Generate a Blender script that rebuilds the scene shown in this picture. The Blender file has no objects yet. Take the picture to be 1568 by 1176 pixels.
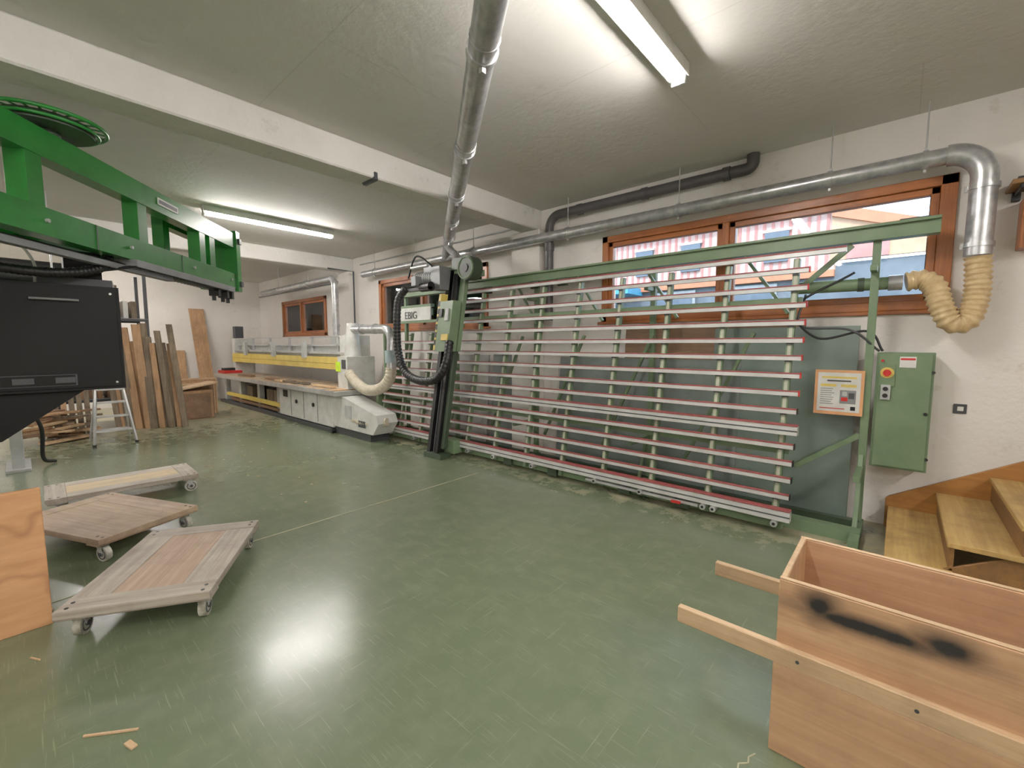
import bpy, math, random
from mathutils import Vector, Matrix
random.seed(7)
sc=bpy.context.scene
sc.view_settings.view_transform='Standard'
sc.view_settings.look='None'
sc.view_settings.exposure=1.25
sc.view_settings.gamma=1.17

# ------------------------------------------------------------------ materials
def lin(c):
    return tuple(((x/255)/12.92 if x/255<=.04045 else (((x/255)+.055)/1.055)**2.4) for x in c)+(1,)
def newmat(name):
    m=bpy.data.materials.new(name); m.use_nodes=True
    nt=m.node_tree; b=nt.nodes['Principled BSDF']
    return m,nt,b
def N(nt,t,**k):
    n=nt.nodes.new(t)
    for a,v in k.items():
        setattr(n,a,v)
    return n
def noise(nt,scale,detail=4,stretch=None,rough=.6,loc=None):
    tc=N(nt,'ShaderNodeTexCoord'); mp=N(nt,'ShaderNodeMapping')
    nt.links.new(tc.outputs['Object'],mp.inputs['Vector'])
    if stretch: mp.inputs['Scale'].default_value=stretch
    if loc: mp.inputs['Location'].default_value=loc
    n=N(nt,'ShaderNodeTexNoise'); n.inputs['Scale'].default_value=scale
    n.inputs['Detail'].default_value=detail; n.inputs['Roughness'].default_value=rough
    nt.links.new(mp.outputs[0],n.inputs['Vector'])
    return n.outputs['Fac']
def ramp(nt,fac,a,b,ca=(0,0,0,1),cb=(1,1,1,1)):
    r=N(nt,'ShaderNodeValToRGB'); r.color_ramp.elements[0].position=a; r.color_ramp.elements[1].position=b
    r.color_ramp.elements[0].color=ca; r.color_ramp.elements[1].color=cb
    nt.links.new(fac,r.inputs[0]); return r.outputs[0]
def mix(nt,fac,a,b):
    m=N(nt,'ShaderNodeMix',data_type='RGBA')
    if hasattr(fac,'is_linked'): nt.links.new(fac,m.inputs[0])
    else: m.inputs[0].default_value=fac
    for i,v in ((6,a),(7,b)):
        if isinstance(v,tuple): m.inputs[i].default_value=v
        else: nt.links.new(v,m.inputs[i])
    return m.outputs[2]
def math_(nt,op,a,b=None):
    m=N(nt,'ShaderNodeMath',operation=op)
    for i,v in ((0,a),(1,b)):
        if v is None: continue
        if isinstance(v,(int,float)): m.inputs[i].default_value=v
        else: nt.links.new(v,m.inputs[i])
    return m.outputs[0]
def bump(nt,b,h,s=.2,d=.01):
    n=N(nt,'ShaderNodeBump'); n.inputs['Strength'].default_value=s; n.inputs['Distance'].default_value=d
    nt.links.new(h,n.inputs['Height']); nt.links.new(n.outputs[0],b.inputs['Normal'])
def simple(name,c,rough=.5,metal=0,c2=None,scale=6,bmp=0,spec=None):
    m,nt,b=newmat(name)
    b.inputs['Roughness'].default_value=rough; b.inputs['Metallic'].default_value=metal
    if spec is not None: b.inputs['Specular IOR Level'].default_value=spec
    c2=c2 or tuple(max(0,x*.88) for x in c)
    f=noise(nt,scale)
    nt.links.new(mix(nt,ramp(nt,f,.35,.65),lin(c),lin(c2)),b.inputs['Base Color'])
    if bmp: bump(nt,b,noise(nt,scale*6),bmp)
    return m
def wood(name,c1,c2,axis=0,scale=1.0,rough=.6,dirt=None):
    m,nt,b=newmat(name)
    st=[14,14,14]; st[axis]=.8
    f=noise(nt,1.6*scale,5,tuple(st),.65)
    f2=noise(nt,2.6,5,None,.7)
    st2=[60,60,60]; st2[axis]=2
    f3=noise(nt,1.5*scale,2,tuple(st2))
    col=mix(nt,ramp(nt,f,.35,.68),lin(c1),lin(c2))
    col=mix(nt,math_(nt,'MULTIPLY',ramp(nt,f3,.4,.7),.3),col,lin(tuple(x*.75 for x in c2)))
    col=mix(nt,math_(nt,'MULTIPLY',ramp(nt,f2,.46,.72),.65),col,lin(dirt or tuple(x*.78 for x in c2)))
    nt.links.new(col,b.inputs['Base Color']); b.inputs['Roughness'].default_value=rough
    bump(nt,b,f3,.08)
    return m
def emis(name,c,s):
    m,nt,b=newmat(name)
    b.inputs['Base Color'].default_value=(1,1,1,1)
    b.inputs['Emission Color'].default_value=c; b.inputs['Emission Strength'].default_value=s
    return m

GREEN=simple('machine_green_paint',(106,128,95),.42,0,(94,116,85))
GREEND=simple('machine_dark_green',(54,70,52),.45)
BGREEN=simple('bright_green_paint',(34,126,44),.3,0,(26,110,36))
ALU=simple('aluminium',(204,204,204),.35,.5,(180,180,180))
SLAT=simple('slat_aluminium',(218,217,217),.38,.3,(198,197,195))
CREAM=simple('cream_strip',(178,182,160),.5)
GALV=simple('galvanised_duct',(198,198,199),.3,.65,(160,162,165),14)
RED=simple('red_strip',(160,74,74),.5,0,(128,56,56),20)
REDP=simple('red_plastic',(200,30,25),.4)
BLACK=simple('black_plastic',(14,14,16),.45)
BLACKC=simple('black_cabinet_paint',(6,6,7),.55,0,(4,4,5),6,0,.25)
DGREY=simple('dark_grey',(60,62,66),.5)
PVC=simple('grey_pvc_pipe',(82,78,80),.45)
GREY=simple('grey_metal',(134,136,138),.45,.3)
LGREY=simple('light_grey_paint',(182,184,182),.45)
WHITEP=simple('white_paint',(214,214,210),.45,0,(192,192,186))
YELLOW=simple('yellow_paint',(220,194,96),.45,0,(206,178,80))
NEON=simple('neon_label',(215,255,40),.5)
FLEX=simple('flexible_hose_beige',(206,180,134),.5,0,(182,152,106),20)
FLEXG=simple('flexible_hose_pale',(206,196,174),.5,0,(184,174,152),20)
RUBBER=simple('rubber',(26,26,26),.7)
WHEEL=simple('caster_wheel',(200,198,186),.5,0,(144,138,122),20)
WFRAME=wood('window_wood',(186,108,54),(146,80,38),0,1,.35)
WFRAMEV=wood('window_wood_vertical',(186,108,54),(146,80,38),2,1,.35)
PINE=wood('pine_crate',(204,160,122),(182,136,98),0,.6,.6)
PINEX=wood('pine_light',(214,180,142),(192,156,116),0,1,.6)
PINEV=wood('pine_vertical',(190,148,108),(156,116,80),2,1,.6)
BROWNV=wood('weathered_boards',(136,118,96),(92,78,62),2,1,.7)
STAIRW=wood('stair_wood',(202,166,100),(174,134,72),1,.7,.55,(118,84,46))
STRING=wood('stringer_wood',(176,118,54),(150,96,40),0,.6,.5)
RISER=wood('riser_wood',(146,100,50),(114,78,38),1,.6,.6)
SHEETG=simple('grey_sheet',(122,132,128),.3,0,(102,112,108),3)
SHEETB=wood('brown_sheet',(144,110,80),(118,88,64),0,.5,.5)

def plywood_stained():
    m,nt,b=newmat('water_stained_plywood')
    f=noise(nt,1.5,5,(1,2,14),.6); f2=noise(nt,2.4,2)
    col=mix(nt,ramp(nt,f,.35,.68),lin((204,150,104)),lin((184,130,86)))
    w=math_(nt,'ABSOLUTE',math_(nt,'SUBTRACT',f2,.52))
    col=mix(nt,math_(nt,'MULTIPLY',ramp(nt,w,.0,.035,(1,1,1,1),(0,0,0,1)),.5),col,lin((134,82,48)))
    nt.links.new(col,b.inputs['Base Color']); b.inputs['Roughness'].default_value=.55
    return m
PLYDK=plywood_stained()
def plaster(name,c,c2,stain,bs=.35):
    m,nt,b=newmat(name)
    f=noise(nt,1.2,6); f2=noise(nt,5,6,None,.7); f3=noise(nt,.6,3,None,.6,(5,3,1))
    col=mix(nt,ramp(nt,f,.35,.7),lin(c),lin(c2))
    col=mix(nt,math_(nt,'MULTIPLY',ramp(nt,f2,.60,.72),.5),col,lin(stain))
    col=mix(nt,math_(nt,'MULTIPLY',ramp(nt,f3,.5,.8),.2),col,lin(stain))
    nt.links.new(col,b.inputs['Base Color']); b.inputs['Roughness'].default_value=.85
    bump(nt,b,noise(nt,22,6),bs,.02)
    return m
WALL=plaster('wall_plaster',(228,223,218),(218,212,205),(186,173,158))
BEAMM=plaster('beam_plaster',(222,219,215),(204,200,194),(154,147,138),.5)
def ceilmat():
    m,nt,b=newmat('ceiling_concrete')
    f=noise(nt,.8,6,(1,.5,1)); f2=noise(nt,3,6,None,.7); 
    col=mix(nt,ramp(nt,f,.3,.7),lin((212,209,204)),lin((198,195,187)))
    col=mix(nt,math_(nt,'MULTIPLY',ramp(nt,f2,.64,.76),.3),col,lin((160,151,138)))
    tc=N(nt,'ShaderNodeTexCoord'); br=N(nt,'ShaderNodeTexBrick')
    br.inputs['Scale'].default_value=1; br.inputs['Mortar Size'].default_value=.004
    br.inputs['Brick Width'].default_value=2.5; br.inputs['Row Height'].default_value=1.25
    nt.links.new(tc.outputs['Object'],br.inputs['Vector'])
    col=mix(nt,math_(nt,'MULTIPLY',br.outputs['Fac'],.3),col,lin((160,154,140)))
    nt.links.new(col,b.inputs['Base Color']); b.inputs['Roughness'].default_value=.8
    bump(nt,b,noise(nt,14,6),.2,.02)
    return m
CEIL=ceilmat()
def floormat():
    m,nt,b=newmat('green_epoxy_floor')
    tc=N(nt,'ShaderNodeTexCoord'); sep=N(nt,'ShaderNodeSeparateXYZ'); nt.links.new(tc.outputs['Object'],sep.inputs[0])
    f=noise(nt,.9,4); f2=noise(nt,7,4,None,.6)
    col=mix(nt,ramp(nt,f,.25,.75),lin((101,112,86)),lin((91,102,77)))
    col=mix(nt,math_(nt,'MULTIPLY',ramp(nt,f2,.45,.8),.22),col,lin((136,142,114)))
    for i,(st,rot) in enumerate((((1.6,44,1),.5),((38,1.4,1),.2),((1.5,50,1),-.7),((1.8,46,1),1.2))):
        mp=N(nt,'ShaderNodeMapping'); nt.links.new(tc.outputs['Object'],mp.inputs[0])
        mp.inputs['Scale'].default_value=st; mp.inputs['Rotation'].default_value=(0,0,rot)
        n=N(nt,'ShaderNodeTexNoise'); n.inputs['Scale'].default_value=2.0+i*.4; n.inputs['Detail'].default_value=2
        nt.links.new(mp.outputs[0],n.inputs['Vector'])
        col=mix(nt,math_(nt,'MULTIPLY',ramp(nt,n.outputs['Fac'],.66,.74),.22),col,lin((168,170,142)))
    def mr(o,a,c):
        r=N(nt,'ShaderNodeMapRange'); r.inputs[1].default_value=a; r.inputs[2].default_value=c
        nt.links.new(o,r.inputs[0]); return r.outputs[0]
    my=mr(sep.outputs[1],3.0,3.9); mx=mr(sep.outputs[0],-5.5,-10)
    d=math_(nt,'MAXIMUM',my,mx)
    n3=noise(nt,5.5,6,None,.7)
    dm=ramp(nt,math_(nt,'ADD',math_(nt,'MULTIPLY',d,.5),math_(nt,'SUBTRACT',n3,.3)),.52,.82)
    dm=math_(nt,'MULTIPLY',dm,.75)
    col=mix(nt,dm,col,lin((190,176,144)))
    nt.links.new(col,b.inputs['Base Color'])
    r=noise(nt,2.0,3)
    rr=N(nt,'ShaderNodeMapRange'); nt.links.new(r,rr.inputs[0]); rr.inputs[3].default_value=.15; rr.inputs[4].default_value=.32
    ro=math_(nt,'ADD',rr.outputs[0],math_(nt,'MULTIPLY',dm,.45))
    nt.links.new(ro,b.inputs['Roughness'])
    b.inputs['Specular IOR Level'].default_value=.65
    bump(nt,b,noise(nt,4,3),.05,.02)
    return m
FLOOR=floormat()

def crate_front():
    m,nt,b=newmat('pine_scorched')
    st=(.8,14,14)
    f=noise(nt,1.2,5,st); f3=noise(nt,1.5,2,(2,60,60)); f5=noise(nt,2.6,5,None,.7)
    col=mix(nt,ramp(nt,f,.35,.68),lin((204,160,122)),lin((182,136,98)))
    col=mix(nt,math_(nt,'MULTIPLY',ramp(nt,f3,.4,.7),.3),col,lin((150,106,74)))
    col=mix(nt,math_(nt,'MULTIPLY',ramp(nt,f5,.46,.72),.5),col,lin((154,112,80)))
    tc=N(nt,'ShaderNodeTexCoord')
    nz=noise(nt,7,4)
    tot=None
    for (cx,cz,rx,rz,a) in ((-.155,.575,.045,.05,1.2),(-.02,.553,.18,.024,1.3),(.15,.575,.06,.035,1.2)):
        mp=N(nt,'ShaderNodeMapping'); nt.links.new(tc.outputs['Object'],mp.inputs[0])
        mp.vector_type='POINT'
        mp.inputs['Location'].default_value=(-cx/rx,0,-cz/rz); mp.inputs['Scale'].default_value=(1/rx,0,1/rz)
        l=N(nt,'ShaderNodeVectorMath',operation='LENGTH'); nt.links.new(mp.outputs[0],l.inputs[0])
        r=N(nt,'ShaderNodeMapRange'); r.inputs[1].default_value=2.0; r.inputs[2].default_value=.1; r.inputs[4].default_value=a
        nt.links.new(l.outputs['Value'],r.inputs[0])
        tot=r.outputs[0] if tot is None else math_(nt,'MAXIMUM',tot,r.outputs[0])
    k=math_(nt,'MULTIPLY',tot,math_(nt,'ADD',nz,.4))
    sepn=N(nt,'ShaderNodeSeparateXYZ'); nt.links.new(tc.outputs['Object'],sepn.inputs[0])
    lt=math_(nt,'LESS_THAN',sepn.outputs[1],1.722)
    k=math_(nt,'MULTIPLY',ramp(nt,k,.05,.9),lt)
    col=mix(nt,k,col,(.012,.01,.01,1))
    nt.links.new(col,b.inputs['Base Color']); b.inputs['Roughness'].default_value=.65
    bump(nt,b,f3,.08)
    return m
SCORCH=crate_front()

def glassmat():
    m,nt,b=newmat('window_glass'); out=nt.nodes['Material Output']
    t=N(nt,'ShaderNodeBsdfTransparent'); t.inputs[0].default_value=(.88,.92,.93,1)
    g=N(nt,'ShaderNodeBsdfGlossy'); g.inputs['Roughness'].default_value=.02
    fr=N(nt,'ShaderNodeFresnel'); fr.inputs[0].default_value=1.5
    ms=N(nt,'ShaderNodeMixShader'); nt.links.new(fr.outputs[0],ms.inputs[0])
    nt.links.new(t.outputs[0],ms.inputs[1]); nt.links.new(g.outputs[0],ms.inputs[2])
    nt.links.new(ms.outputs[0],out.inputs['Surface'])
    return m
GLASS=glassmat()

# ------------------------------------------------------------------ mesh builder
class MB:
    def __init__(s,name): s.name=name; s.v=[]; s.f=[]; s.m=[]; s.sm=[]; s.mats=[]
    def mi(s,m):
        if m not in s.mats: s.mats.append(m)
        return s.mats.index(m)
    def add(s,vs,fs,m,smooth=False):
        o=len(s.v); s.v+= [tuple(v) for v in vs]; k=s.mi(m)
        for f in fs: s.f.append([i+o for i in f]); s.m.append(k); s.sm.append(smooth)
    def box(s,x0,x1,y0,y1,z0,z1,m,R=None,shear=None):
        vs=[Vector((x,y,z)) for x in (x0,x1) for y in (y0,y1) for z in (z0,z1)]
        if R: vs=[R@v for v in vs]
        if shear: vs=[shear(v) for v in vs]
        s.add(vs,[(0,1,3,2),(4,6,7,5),(0,4,5,1),(2,3,7,6),(0,2,6,4),(1,5,7,3)],m)
    def bar(s,p0,p1,w,h,m,up=(0,0,1)):
        p0=Vector(p0);p1=Vector(p1);d=(p1-p0).normalized(); up=Vector(up)
        if abs(d.dot(up))>.98: up=Vector((0,1,0))
        a=d.cross(up).normalized(); b=a.cross(d).normalized()
        vs=[p+a*(w/2*i)+b*(h/2*j) for p in (p0,p1) for i in (-1,1) for j in (-1,1)]
        s.add(vs,[(0,2,3,1),(4,5,7,6),(0,1,5,4),(2,6,7,3),(0,4,6,2),(1,3,7,5)],m)
    def cyl(s,p0,p1,r,m,seg=20,r2=None,caps=True):
        s.tube([p0,p1],[r,r if r2 is None else r2],m,seg,caps)
    def tube(s,pts,r,m,seg=16,caps=True):
        pts=[Vector(p) for p in pts]; n=len(pts)
        if not isinstance(r,(list,tuple)): r=[r]*n
        rings=[]; a=None
        for i,p in enumerate(pts):
            d=(pts[min(i+1,n-1)]-pts[max(i-1,0)]).normalized()
            if a is None:
                u=Vector((0,0,1)) if abs(d.z)<.9 else Vector((0,1,0))
                a=d.cross(u).normalized()
            else: a=(a-d*a.dot(d)).normalized()
            b=d.cross(a)
            rings.append([p+(a*math.cos(2*math.pi*k/seg)+b*math.sin(2*math.pi*k/seg))*r[i] for k in range(seg)])
        vs=[v for R in rings for v in R]; fs=[]
        for i in range(n-1):
            for k in range(seg):
                k2=(k+1)%seg
                fs.append((i*seg+k,i*seg+k2,(i+1)*seg+k2,(i+1)*seg+k))
        s.add(vs,fs,m,True)
        if caps:
            s.add(rings[0],[tuple(range(seg))],m); s.add(rings[-1],[tuple(reversed(range(seg)))],m)
    def curve(s,ctrl,r,m,seg=14,res=10,ribs=0,amp=.07):
        P=smooth(ctrl,res)
        if ribs:
            P=resample(P,ribs/4); rr=[r*(1+amp*math.sin(i*math.pi/2)) for i in range(len(P))]
            s.tube(P,rr,m,seg)
        else: s.tube(P,r,m,seg)
    def torus(s,c,ax,R,r,m,seg=28):
        c=Vector(c);ax=Vector(ax).normalized(); u=ax.orthogonal().normalized(); w=ax.cross(u)
        s.tube([c+(u*math.cos(t)+w*math.sin(t))*R for t in [2*math.pi*i/seg for i in range(seg+1)]],r,m,8,False)
    def prism(s,poly,ext,m):
        n=len(poly); e=Vector(ext); vs=[Vector(p) for p in poly]+[Vector(p)+e for p in poly]
        fs=[tuple(range(n)),tuple(reversed(range(n,2*n)))]+[(i,i+n,(i+1)%n+n,(i+1)%n) for i in range(n)]
        s.add(vs,fs,m)
    def build(s,M=None,bevel=.003):
        me=bpy.data.meshes.new(s.name); me.from_pydata(s.v,[],s.f)
        for m in s.mats: me.materials.append(m)
        me.polygons.foreach_set('material_index',s.m); me.polygons.foreach_set('use_smooth',s.sm)
        me.update()
        import bmesh
        bm=bmesh.new(); bm.from_mesh(me); bmesh.ops.recalc_face_normals(bm,faces=bm.faces); bm.to_mesh(me); bm.free()
        ob=bpy.data.objects.new(s.name,me); sc.collection.objects.link(ob)
        if M is not None: ob.matrix_world=M
        if bevel:
            b=ob.modifiers.new('bevel','BEVEL'); b.width=bevel; b.segments=1; b.limit_method='ANGLE'; b.angle_limit=math.radians(60)
        return ob
def smooth(c,res=10):
    c=[Vector(p) for p in c]; out=[]
    P=[2*c[0]-c[1]]+c+[2*c[-1]-c[-2]]
    for i in range(1,len(P)-2):
        for k in range(res):
            t=k/res
            out.append(.5*((2*P[i])+(-P[i-1]+P[i+1])*t+(2*P[i-1]-5*P[i]+4*P[i+1]-P[i+2])*t*t+(-P[i-1]+3*P[i]-3*P[i+1]+P[i+2])*t**3))
    out.append(c[-1]); return out
def resample(P,step):
    out=[P[0]]; acc=0
    for a,b in zip(P,P[1:]):
        L=(b-a).length; d=step-acc
        while d<=L: out.append(a.lerp(b,d/L)); d+=step
        acc=(acc+L)%step if L else acc
    return out
def arc(c,u,v,R,a0,a1,n=8):
    c=Vector(c);u=Vector(u);v=Vector(v)
    return [c+(u*math.cos(a0+(a1-a0)*i/n)+v*math.sin(a0+(a1-a0)*i/n))*R for i in range(n+1)]

# ------------------------------------------------------------------ room shell
W=4.55; H=3.15; XF=-13.5; XR=4.0; YB=-3.5
b=MB('floor'); b.box(XF-.2,XR+.2,YB-.2,W+.3,-.15,0,FLOOR); b.build(bevel=0)
b=MB('ceiling'); b.box(XF-.2,XR+.2,YB-.2,W+.3,H,H+.2,CEIL); b.build(bevel=0)
b=MB('wall_far'); b.box(XF-.2,XF,YB-.2,W+.3,0,H,WALL); b.build(bevel=0)
b=MB('wall_back'); b.box(XF,XR,YB-.2,YB,0,H,WALL); b.build(bevel=0)
b=MB('wall_right'); b.box(XR,XR+.2,YB-.2,W+.3,0,H,WALL); b.build(bevel=0)
WINS=[(-2.63,.24,1.71,2.67),(-7.35,-4.5,1.71,2.63),(-11.9,-9.5,1.65,2.52)]
b=MB('wall_window_side')
b0=XF
for (x0,x1,z0,z1) in sorted(WINS):
    b.box(b0,x0,W,W+.3,0,H,WALL); b.box(x0,x1,W,W+.3,0,z0,WALL); b.box(x0,x1,W,W+.3,z1,H,WALL); b0=x1
b.box(b0,XR,W,W+.3,0,H,WALL); b.build(bevel=0)
for i,(x0,x1,z0,z1) in enumerate(WINS):
    b=MB('window_%d'%(i+1))
    y0,y1=W-.03,W+.09; t=.07
    b.box(x0,x1,y0,y1,z1-t,z1,WFRAME); b.box(x0,x1,y0,y1,z0,z0+t,WFRAME)
    b.box(x0,x0+t,y0,y1,z0,z1,WFRAMEV); b.box(x1-t-.02,x1,y0,y1,z0,z1,WFRAMEV)
    xm=x0+(x1-x0)*.46
    b.box(xm-.03,xm+.03,y0,y1,z0+t,z1-t,WFRAMEV)
    for (a,c) in ((x0+t,xm-.03),(xm+.03,x1-t-.02)):
        q=.05
        b.box(a,c,y0+.03,y1-.02,z1-t-q,z1-t,WFRAME); b.box(a,c,y0+.03,y1-.02,z0+t,z0+t+q,WFRAME)
        b.box(a,a+q,y0+.03,y1-.02,z0+t,z1-t,WFRAMEV); b.box(c-q,c,y0+.03,y1-.02,z0+t,z1-t,WFRAMEV)
        b.box(a+q,c-q,y0+.06,y0+.068,z0+t+q,z1-t-q,GLASS)
    b.box(x0-.05,x1+.05,y0-.0,y0+.03,z0-.03,z0,WFRAME)
    b.build(bevel=.004)
for i,x in enumerate((-3.53,-8.3,1.3)):
    b=MB('trim_%d'%(i+1))
    b.box(x-.27,x,YB,W,2.9,H,BEAMM)
    b.box(x-.42,x+.05,W-.12,W,0,2.9,WALL)
    if i==0: b.box(x-.2,x+.006,2.15,2.2,2.88,2.96,DGREY)
    b.build(bevel=.012)
b=MB('trim_4')
JF=simple('joint_filler',(168,164,130),.6)
b.box(-3.495,-3.486,-1.5,3.35,.0005,.003,JF)
pr=None
for p in ((-.30,1.64),(-.315,1.61),(-.31,1.585),(-.335,1.56),(-.33,1.53),(-.36,1.50),(-.37,1.45),(-.41,1.40)):
    if pr: b.bar((pr[0],pr[1],.001),(p[0],p[1],.001),.005,.002,JF)
    pr=p
b.build(bevel=0)

# ------------------------------------------------------------------ lights
TUBE=emis('tube_emission',(1,.945,.885,1),58)
def fixture(x,y0,y1,name='fluorescent_light'):  # shared by the ceiling tubes in view and the added unseen ones
    b=MB(name)
    b.box(x-.06,x+.06,y0-.02,y1+.02,H-.05,H-.002,WHITEP)
    b.box(x-.06,x-.054,y0-.02,y1+.02,H-.075,H-.05,WHITEP); b.box(x+.054,x+.06,y0-.02,y1+.02,H-.075,H-.05,WHITEP)
    b.cyl((x,y0,H-.085),(x,y1,H-.085),.030,TUBE,18)
    b.box(x-.04,x+.04,y0-.02,y0,H-.115,H-.05,WHITEP); b.box(x-.04,x+.04,y1,y1+.02,H-.115,H-.05,WHITEP)
    b.build(bevel=0)
fixture(-1.12,1.3,2.79); fixture(-6.5,1.62,3.22); fixture(-11.2,.4,1.9)
fixture(-6.5,-2.4,-.9); fixture(-1.05,-2.2,-.7); fixture(2.6,.6,2.1); fixture(-11.2,-2.6,-1.1)  # fixtures out of view, added to brighten and even out the room
fixture(2.6,-2.6,-1.1)  # one more unseen fixture, added as fill from behind the camera

# ------------------------------------------------------------------ vertical panel saw
def sy(z): return 3.72+.17*z
b=MB('vertical_panel_saw')
zs=[.30,.425,.55,.675,.94,1.075,1.21,1.345,1.48,1.615,1.75,1.885,2.02]
for z in zs:
    x0=-6.15 if z<1.6 else -5.0
    y=sy(z)
    b.box(x0,-.56,y-.018,y+.016,z-.018,z+.013,SLAT)
    b.box(x0,-.56,y-.021,y+.012,z+.0132,z+.023,RED)
    b.box(-.56,-.552,y-.022,y+.02,z-.019,z+.026,REDP if z>1 else BLACK)
y=sy(2.15); b.box(-5.0,-.34,y-.02,y+.02,2.128,2.16,SLAT); b.box(-5.0,-.34,y-.024,y+.02,2.1602,2.172,RED)
for z,h in ((.80,.035),(.165,.04)):
    y=sy(z); b.box(-6.15,-.54,y-.045,y+.02,z-h,z+h,SLAT); b.box(-6.15,-.54,y-.05,y+.02,z+h+.0002,z+h+.01,RED)
    b.box(-6.15,-.54,y-.048,y-.0452,z-.006,z+.004,DGREY)
xv=[-.65-.5*i for i in range(12)]
sh=lambda v: Vector((v.x,v.y+sy(v.z),v.z))
for x in xv:
    top=2.12 if x>-5 else 1.62
    b.box(x-.022,x+.022,.02,.07,.05,top,GREEN,shear=sh)
    b.box(x-.012,x+.012,.0165,.0198,.1,top,CREAM,shear=sh)
    for z in zs:
        if z<top: b.box(x-.02,x+.02,-.001,.019,z-.03,z-.019,DGREY,shear=sh)
b.box(-6.2,.155,4.2,4.3,2.21,2.32,GREEN); b.box(-6.2,.155,4.17,4.2,2.30,2.32,GREEN)
b.box(-.06,.1,4.21,4.29,2.32,2.335,DGREY)
b.box(-6.2,-.14,3.95,4.05,.0,.09,GREEN)
b.box(-6.2,-.16,4.22,4.28,.0,.08,GREEND)
for x in (-.18,-1.9,-3.4,-4.9,-6.15):
    b.box(x-.02,x+.04,3.8,4.34,0.002,.075,GREEN)
    b.box(x-.02,x+.03,4.26,4.31,0,2.21,GREEN)
    b.bar((x,4.27,2.0),(x,sy(2.0)+.05,2.0),.04,.04,GREEN)
    b.bar((x,4.27,.5),(x,sy(.5)+.05,.5),.04,.04,GREEN)
    b.bar((x,4.05,.05),(x,4.26,.6),.03,.03,GREEN)
for z in (1.80,.62):
    b.box(-6.1,-.6,sy(z)+.07,sy(z)+.11,z-.02,z+.02,GREEN)
for i,x in enumerate((-5.4,-4.1,-3.2,-2.4,-1.5)):
    b.bar((x,4.2,.35),(x+.55,4.2,1.55),.03,.03,GREEN)
    b.bar((x+.8,4.16,1.7),(x+.45,4.2,2.2),.025,.025,GREEN)
for x in (-4.2,-3.4,-3.0): b.box(x,x+.12,4.16,4.2,2.12,2.21,GREEND)
b.bar((-.62,4.25,1.92),(-.32,4.25,2.2),.025,.04,GREEN); b.bar((-.6,4.2,.45),(-.2,4.28,.75),.03,.04,GREEN)
b.box(-6.25,-6.18,3.75,4.2,.05,.75,GREEN); b.box(-6.24,-6.19,3.9,4.2,.75,1.65,GREEN)
b.box(-6.15,-.6,3.78,3.86,.04,.12,GREEN)
for x in (-.64,-1.08,-1.16,-1.72,-2.2,-3.0,-3.6,-4.05,-5.2,-5.8):
    b.cyl((x,3.69,.10),(x,3.80,.10),.024,ALU,14); b.cyl((x,3.685,.10),(x,3.691,.10),.011,BLACK,10)
    b.box(x-.012,x+.012,3.74,3.97,.06,.1,GREEN)
b.box(-2.3,-1.2,3.70,3.74,.085,.105,ALU); b.box(-1.42,-1.34,3.68,3.74,.08,.1,REDP)
for x in (-1.35,-1.9,-2.75,-3.4): b.box(x-.06,x+.06,3.74,3.86,.03,.13,GREEND)
b.cyl((-.7,4.30,1.91),(-.02,4.34,1.905),.048,GREEN,20)
b.cyl((-.28,4.325,1.907),(-.24,4.329,1.907),.054,GREEND,20)
b.cyl((-.10,4.335,1.905),(-.02,4.34,1.905),.056,GALV,20)
cs=lambda v: Vector((v.x,v.y+3.44+.17*v.z,v.z))
for (x0,x1,y0,y1,z0,z1,m) in [(-4.56,-4.50,0,.09,.02,2.45,BLACK),(-4.46,-4.44,.02,.09,.02,2.45,DGREY),(-4.40,-4.35,0,.09,.02,2.45,BLACK),
    (-4.34,-4.28,.04,.10,.12,1.36,GREEND),(-4.34,-4.24,.04,.10,1.36,2.4,GREEN),(-4.56,-4.24,-.02,.16,2.42,2.47,GREEN),(-4.58,-4.24,-.03,.14,0.004,.06,GREEND),(-4.56,-4.34,.091,.11,.02,2.4,BLACK)]:
    b.box(x0,x1,y0,y1,z0,z1,m,shear=cs)
b.box(-4.38,-4.22,3.80,4.2,2.36,2.44,GREEN); b.box(-4.40,-4.2,3.60,3.75,.05,.22,GREEN)
b.box(-4.47,-4.22,-.14,.0,1.36,2.0,GREEN,shear=cs); b.box(-4.36,-4.24,-.155,-.14,1.5,1.58,YELLOW,shear=cs)
b.box(-4.52,-4.475,-.13,-.02,1.38,2.1,YELLOW,shear=cs)
for k in range(6): b.box(-4.512,-4.484,-.136,-.13,1.44+k*.1,1.51+k*.1,BLACK,shear=cs)
b.box(-4.33,-4.27,-.16,-.14,1.75,1.9,LGREY,shear=cs); b.box(-4.44,-4.38,-.165,-.14,1.8,1.9,BLACK,shear=cs)
b.cyl((-5.05,3.72,2.33),(-4.66,3.76,2.33),.10,LGREY,24); b.cyl((-5.10,3.72,2.33),(-5.05,3.72,2.33),.085,DGREY,24)
for k in range(8): b.torus((-5.0+k*.04,3.725+k*.004,2.33),(1,.1,0),.1,.006,GREY,20)
b.box(-4.86,-4.7,3.68,3.8,2.40,2.5,GREY); b.cyl((-4.8,3.6,2.2),(-4.6,3.6,2.2),.06,BLACK,16)
b.box(-4.68,-4.5,3.66,3.86,2.16,2.46,GREY); b.cyl((-4.95,3.55,2.46),(-4.6,3.55,2.46),.022,ALU,10)
b.box(-5.1,-4.6,3.55,3.62,2.16,2.2,BLACK); b.box(-4.9,-4.8,3.5,3.6,2.22,2.34,GREY)
b.cyl((-4.1,3.74,2.4),(-4.1,3.9,2.4),.15,GREEND,28); b.cyl((-4.1,3.73,2.4),(-4.1,3.74,2.4),.05,BLACK,28); b.torus((-4.1,3.74,2.4),(0,1,0),.13,.012,GREEN,28)
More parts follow.
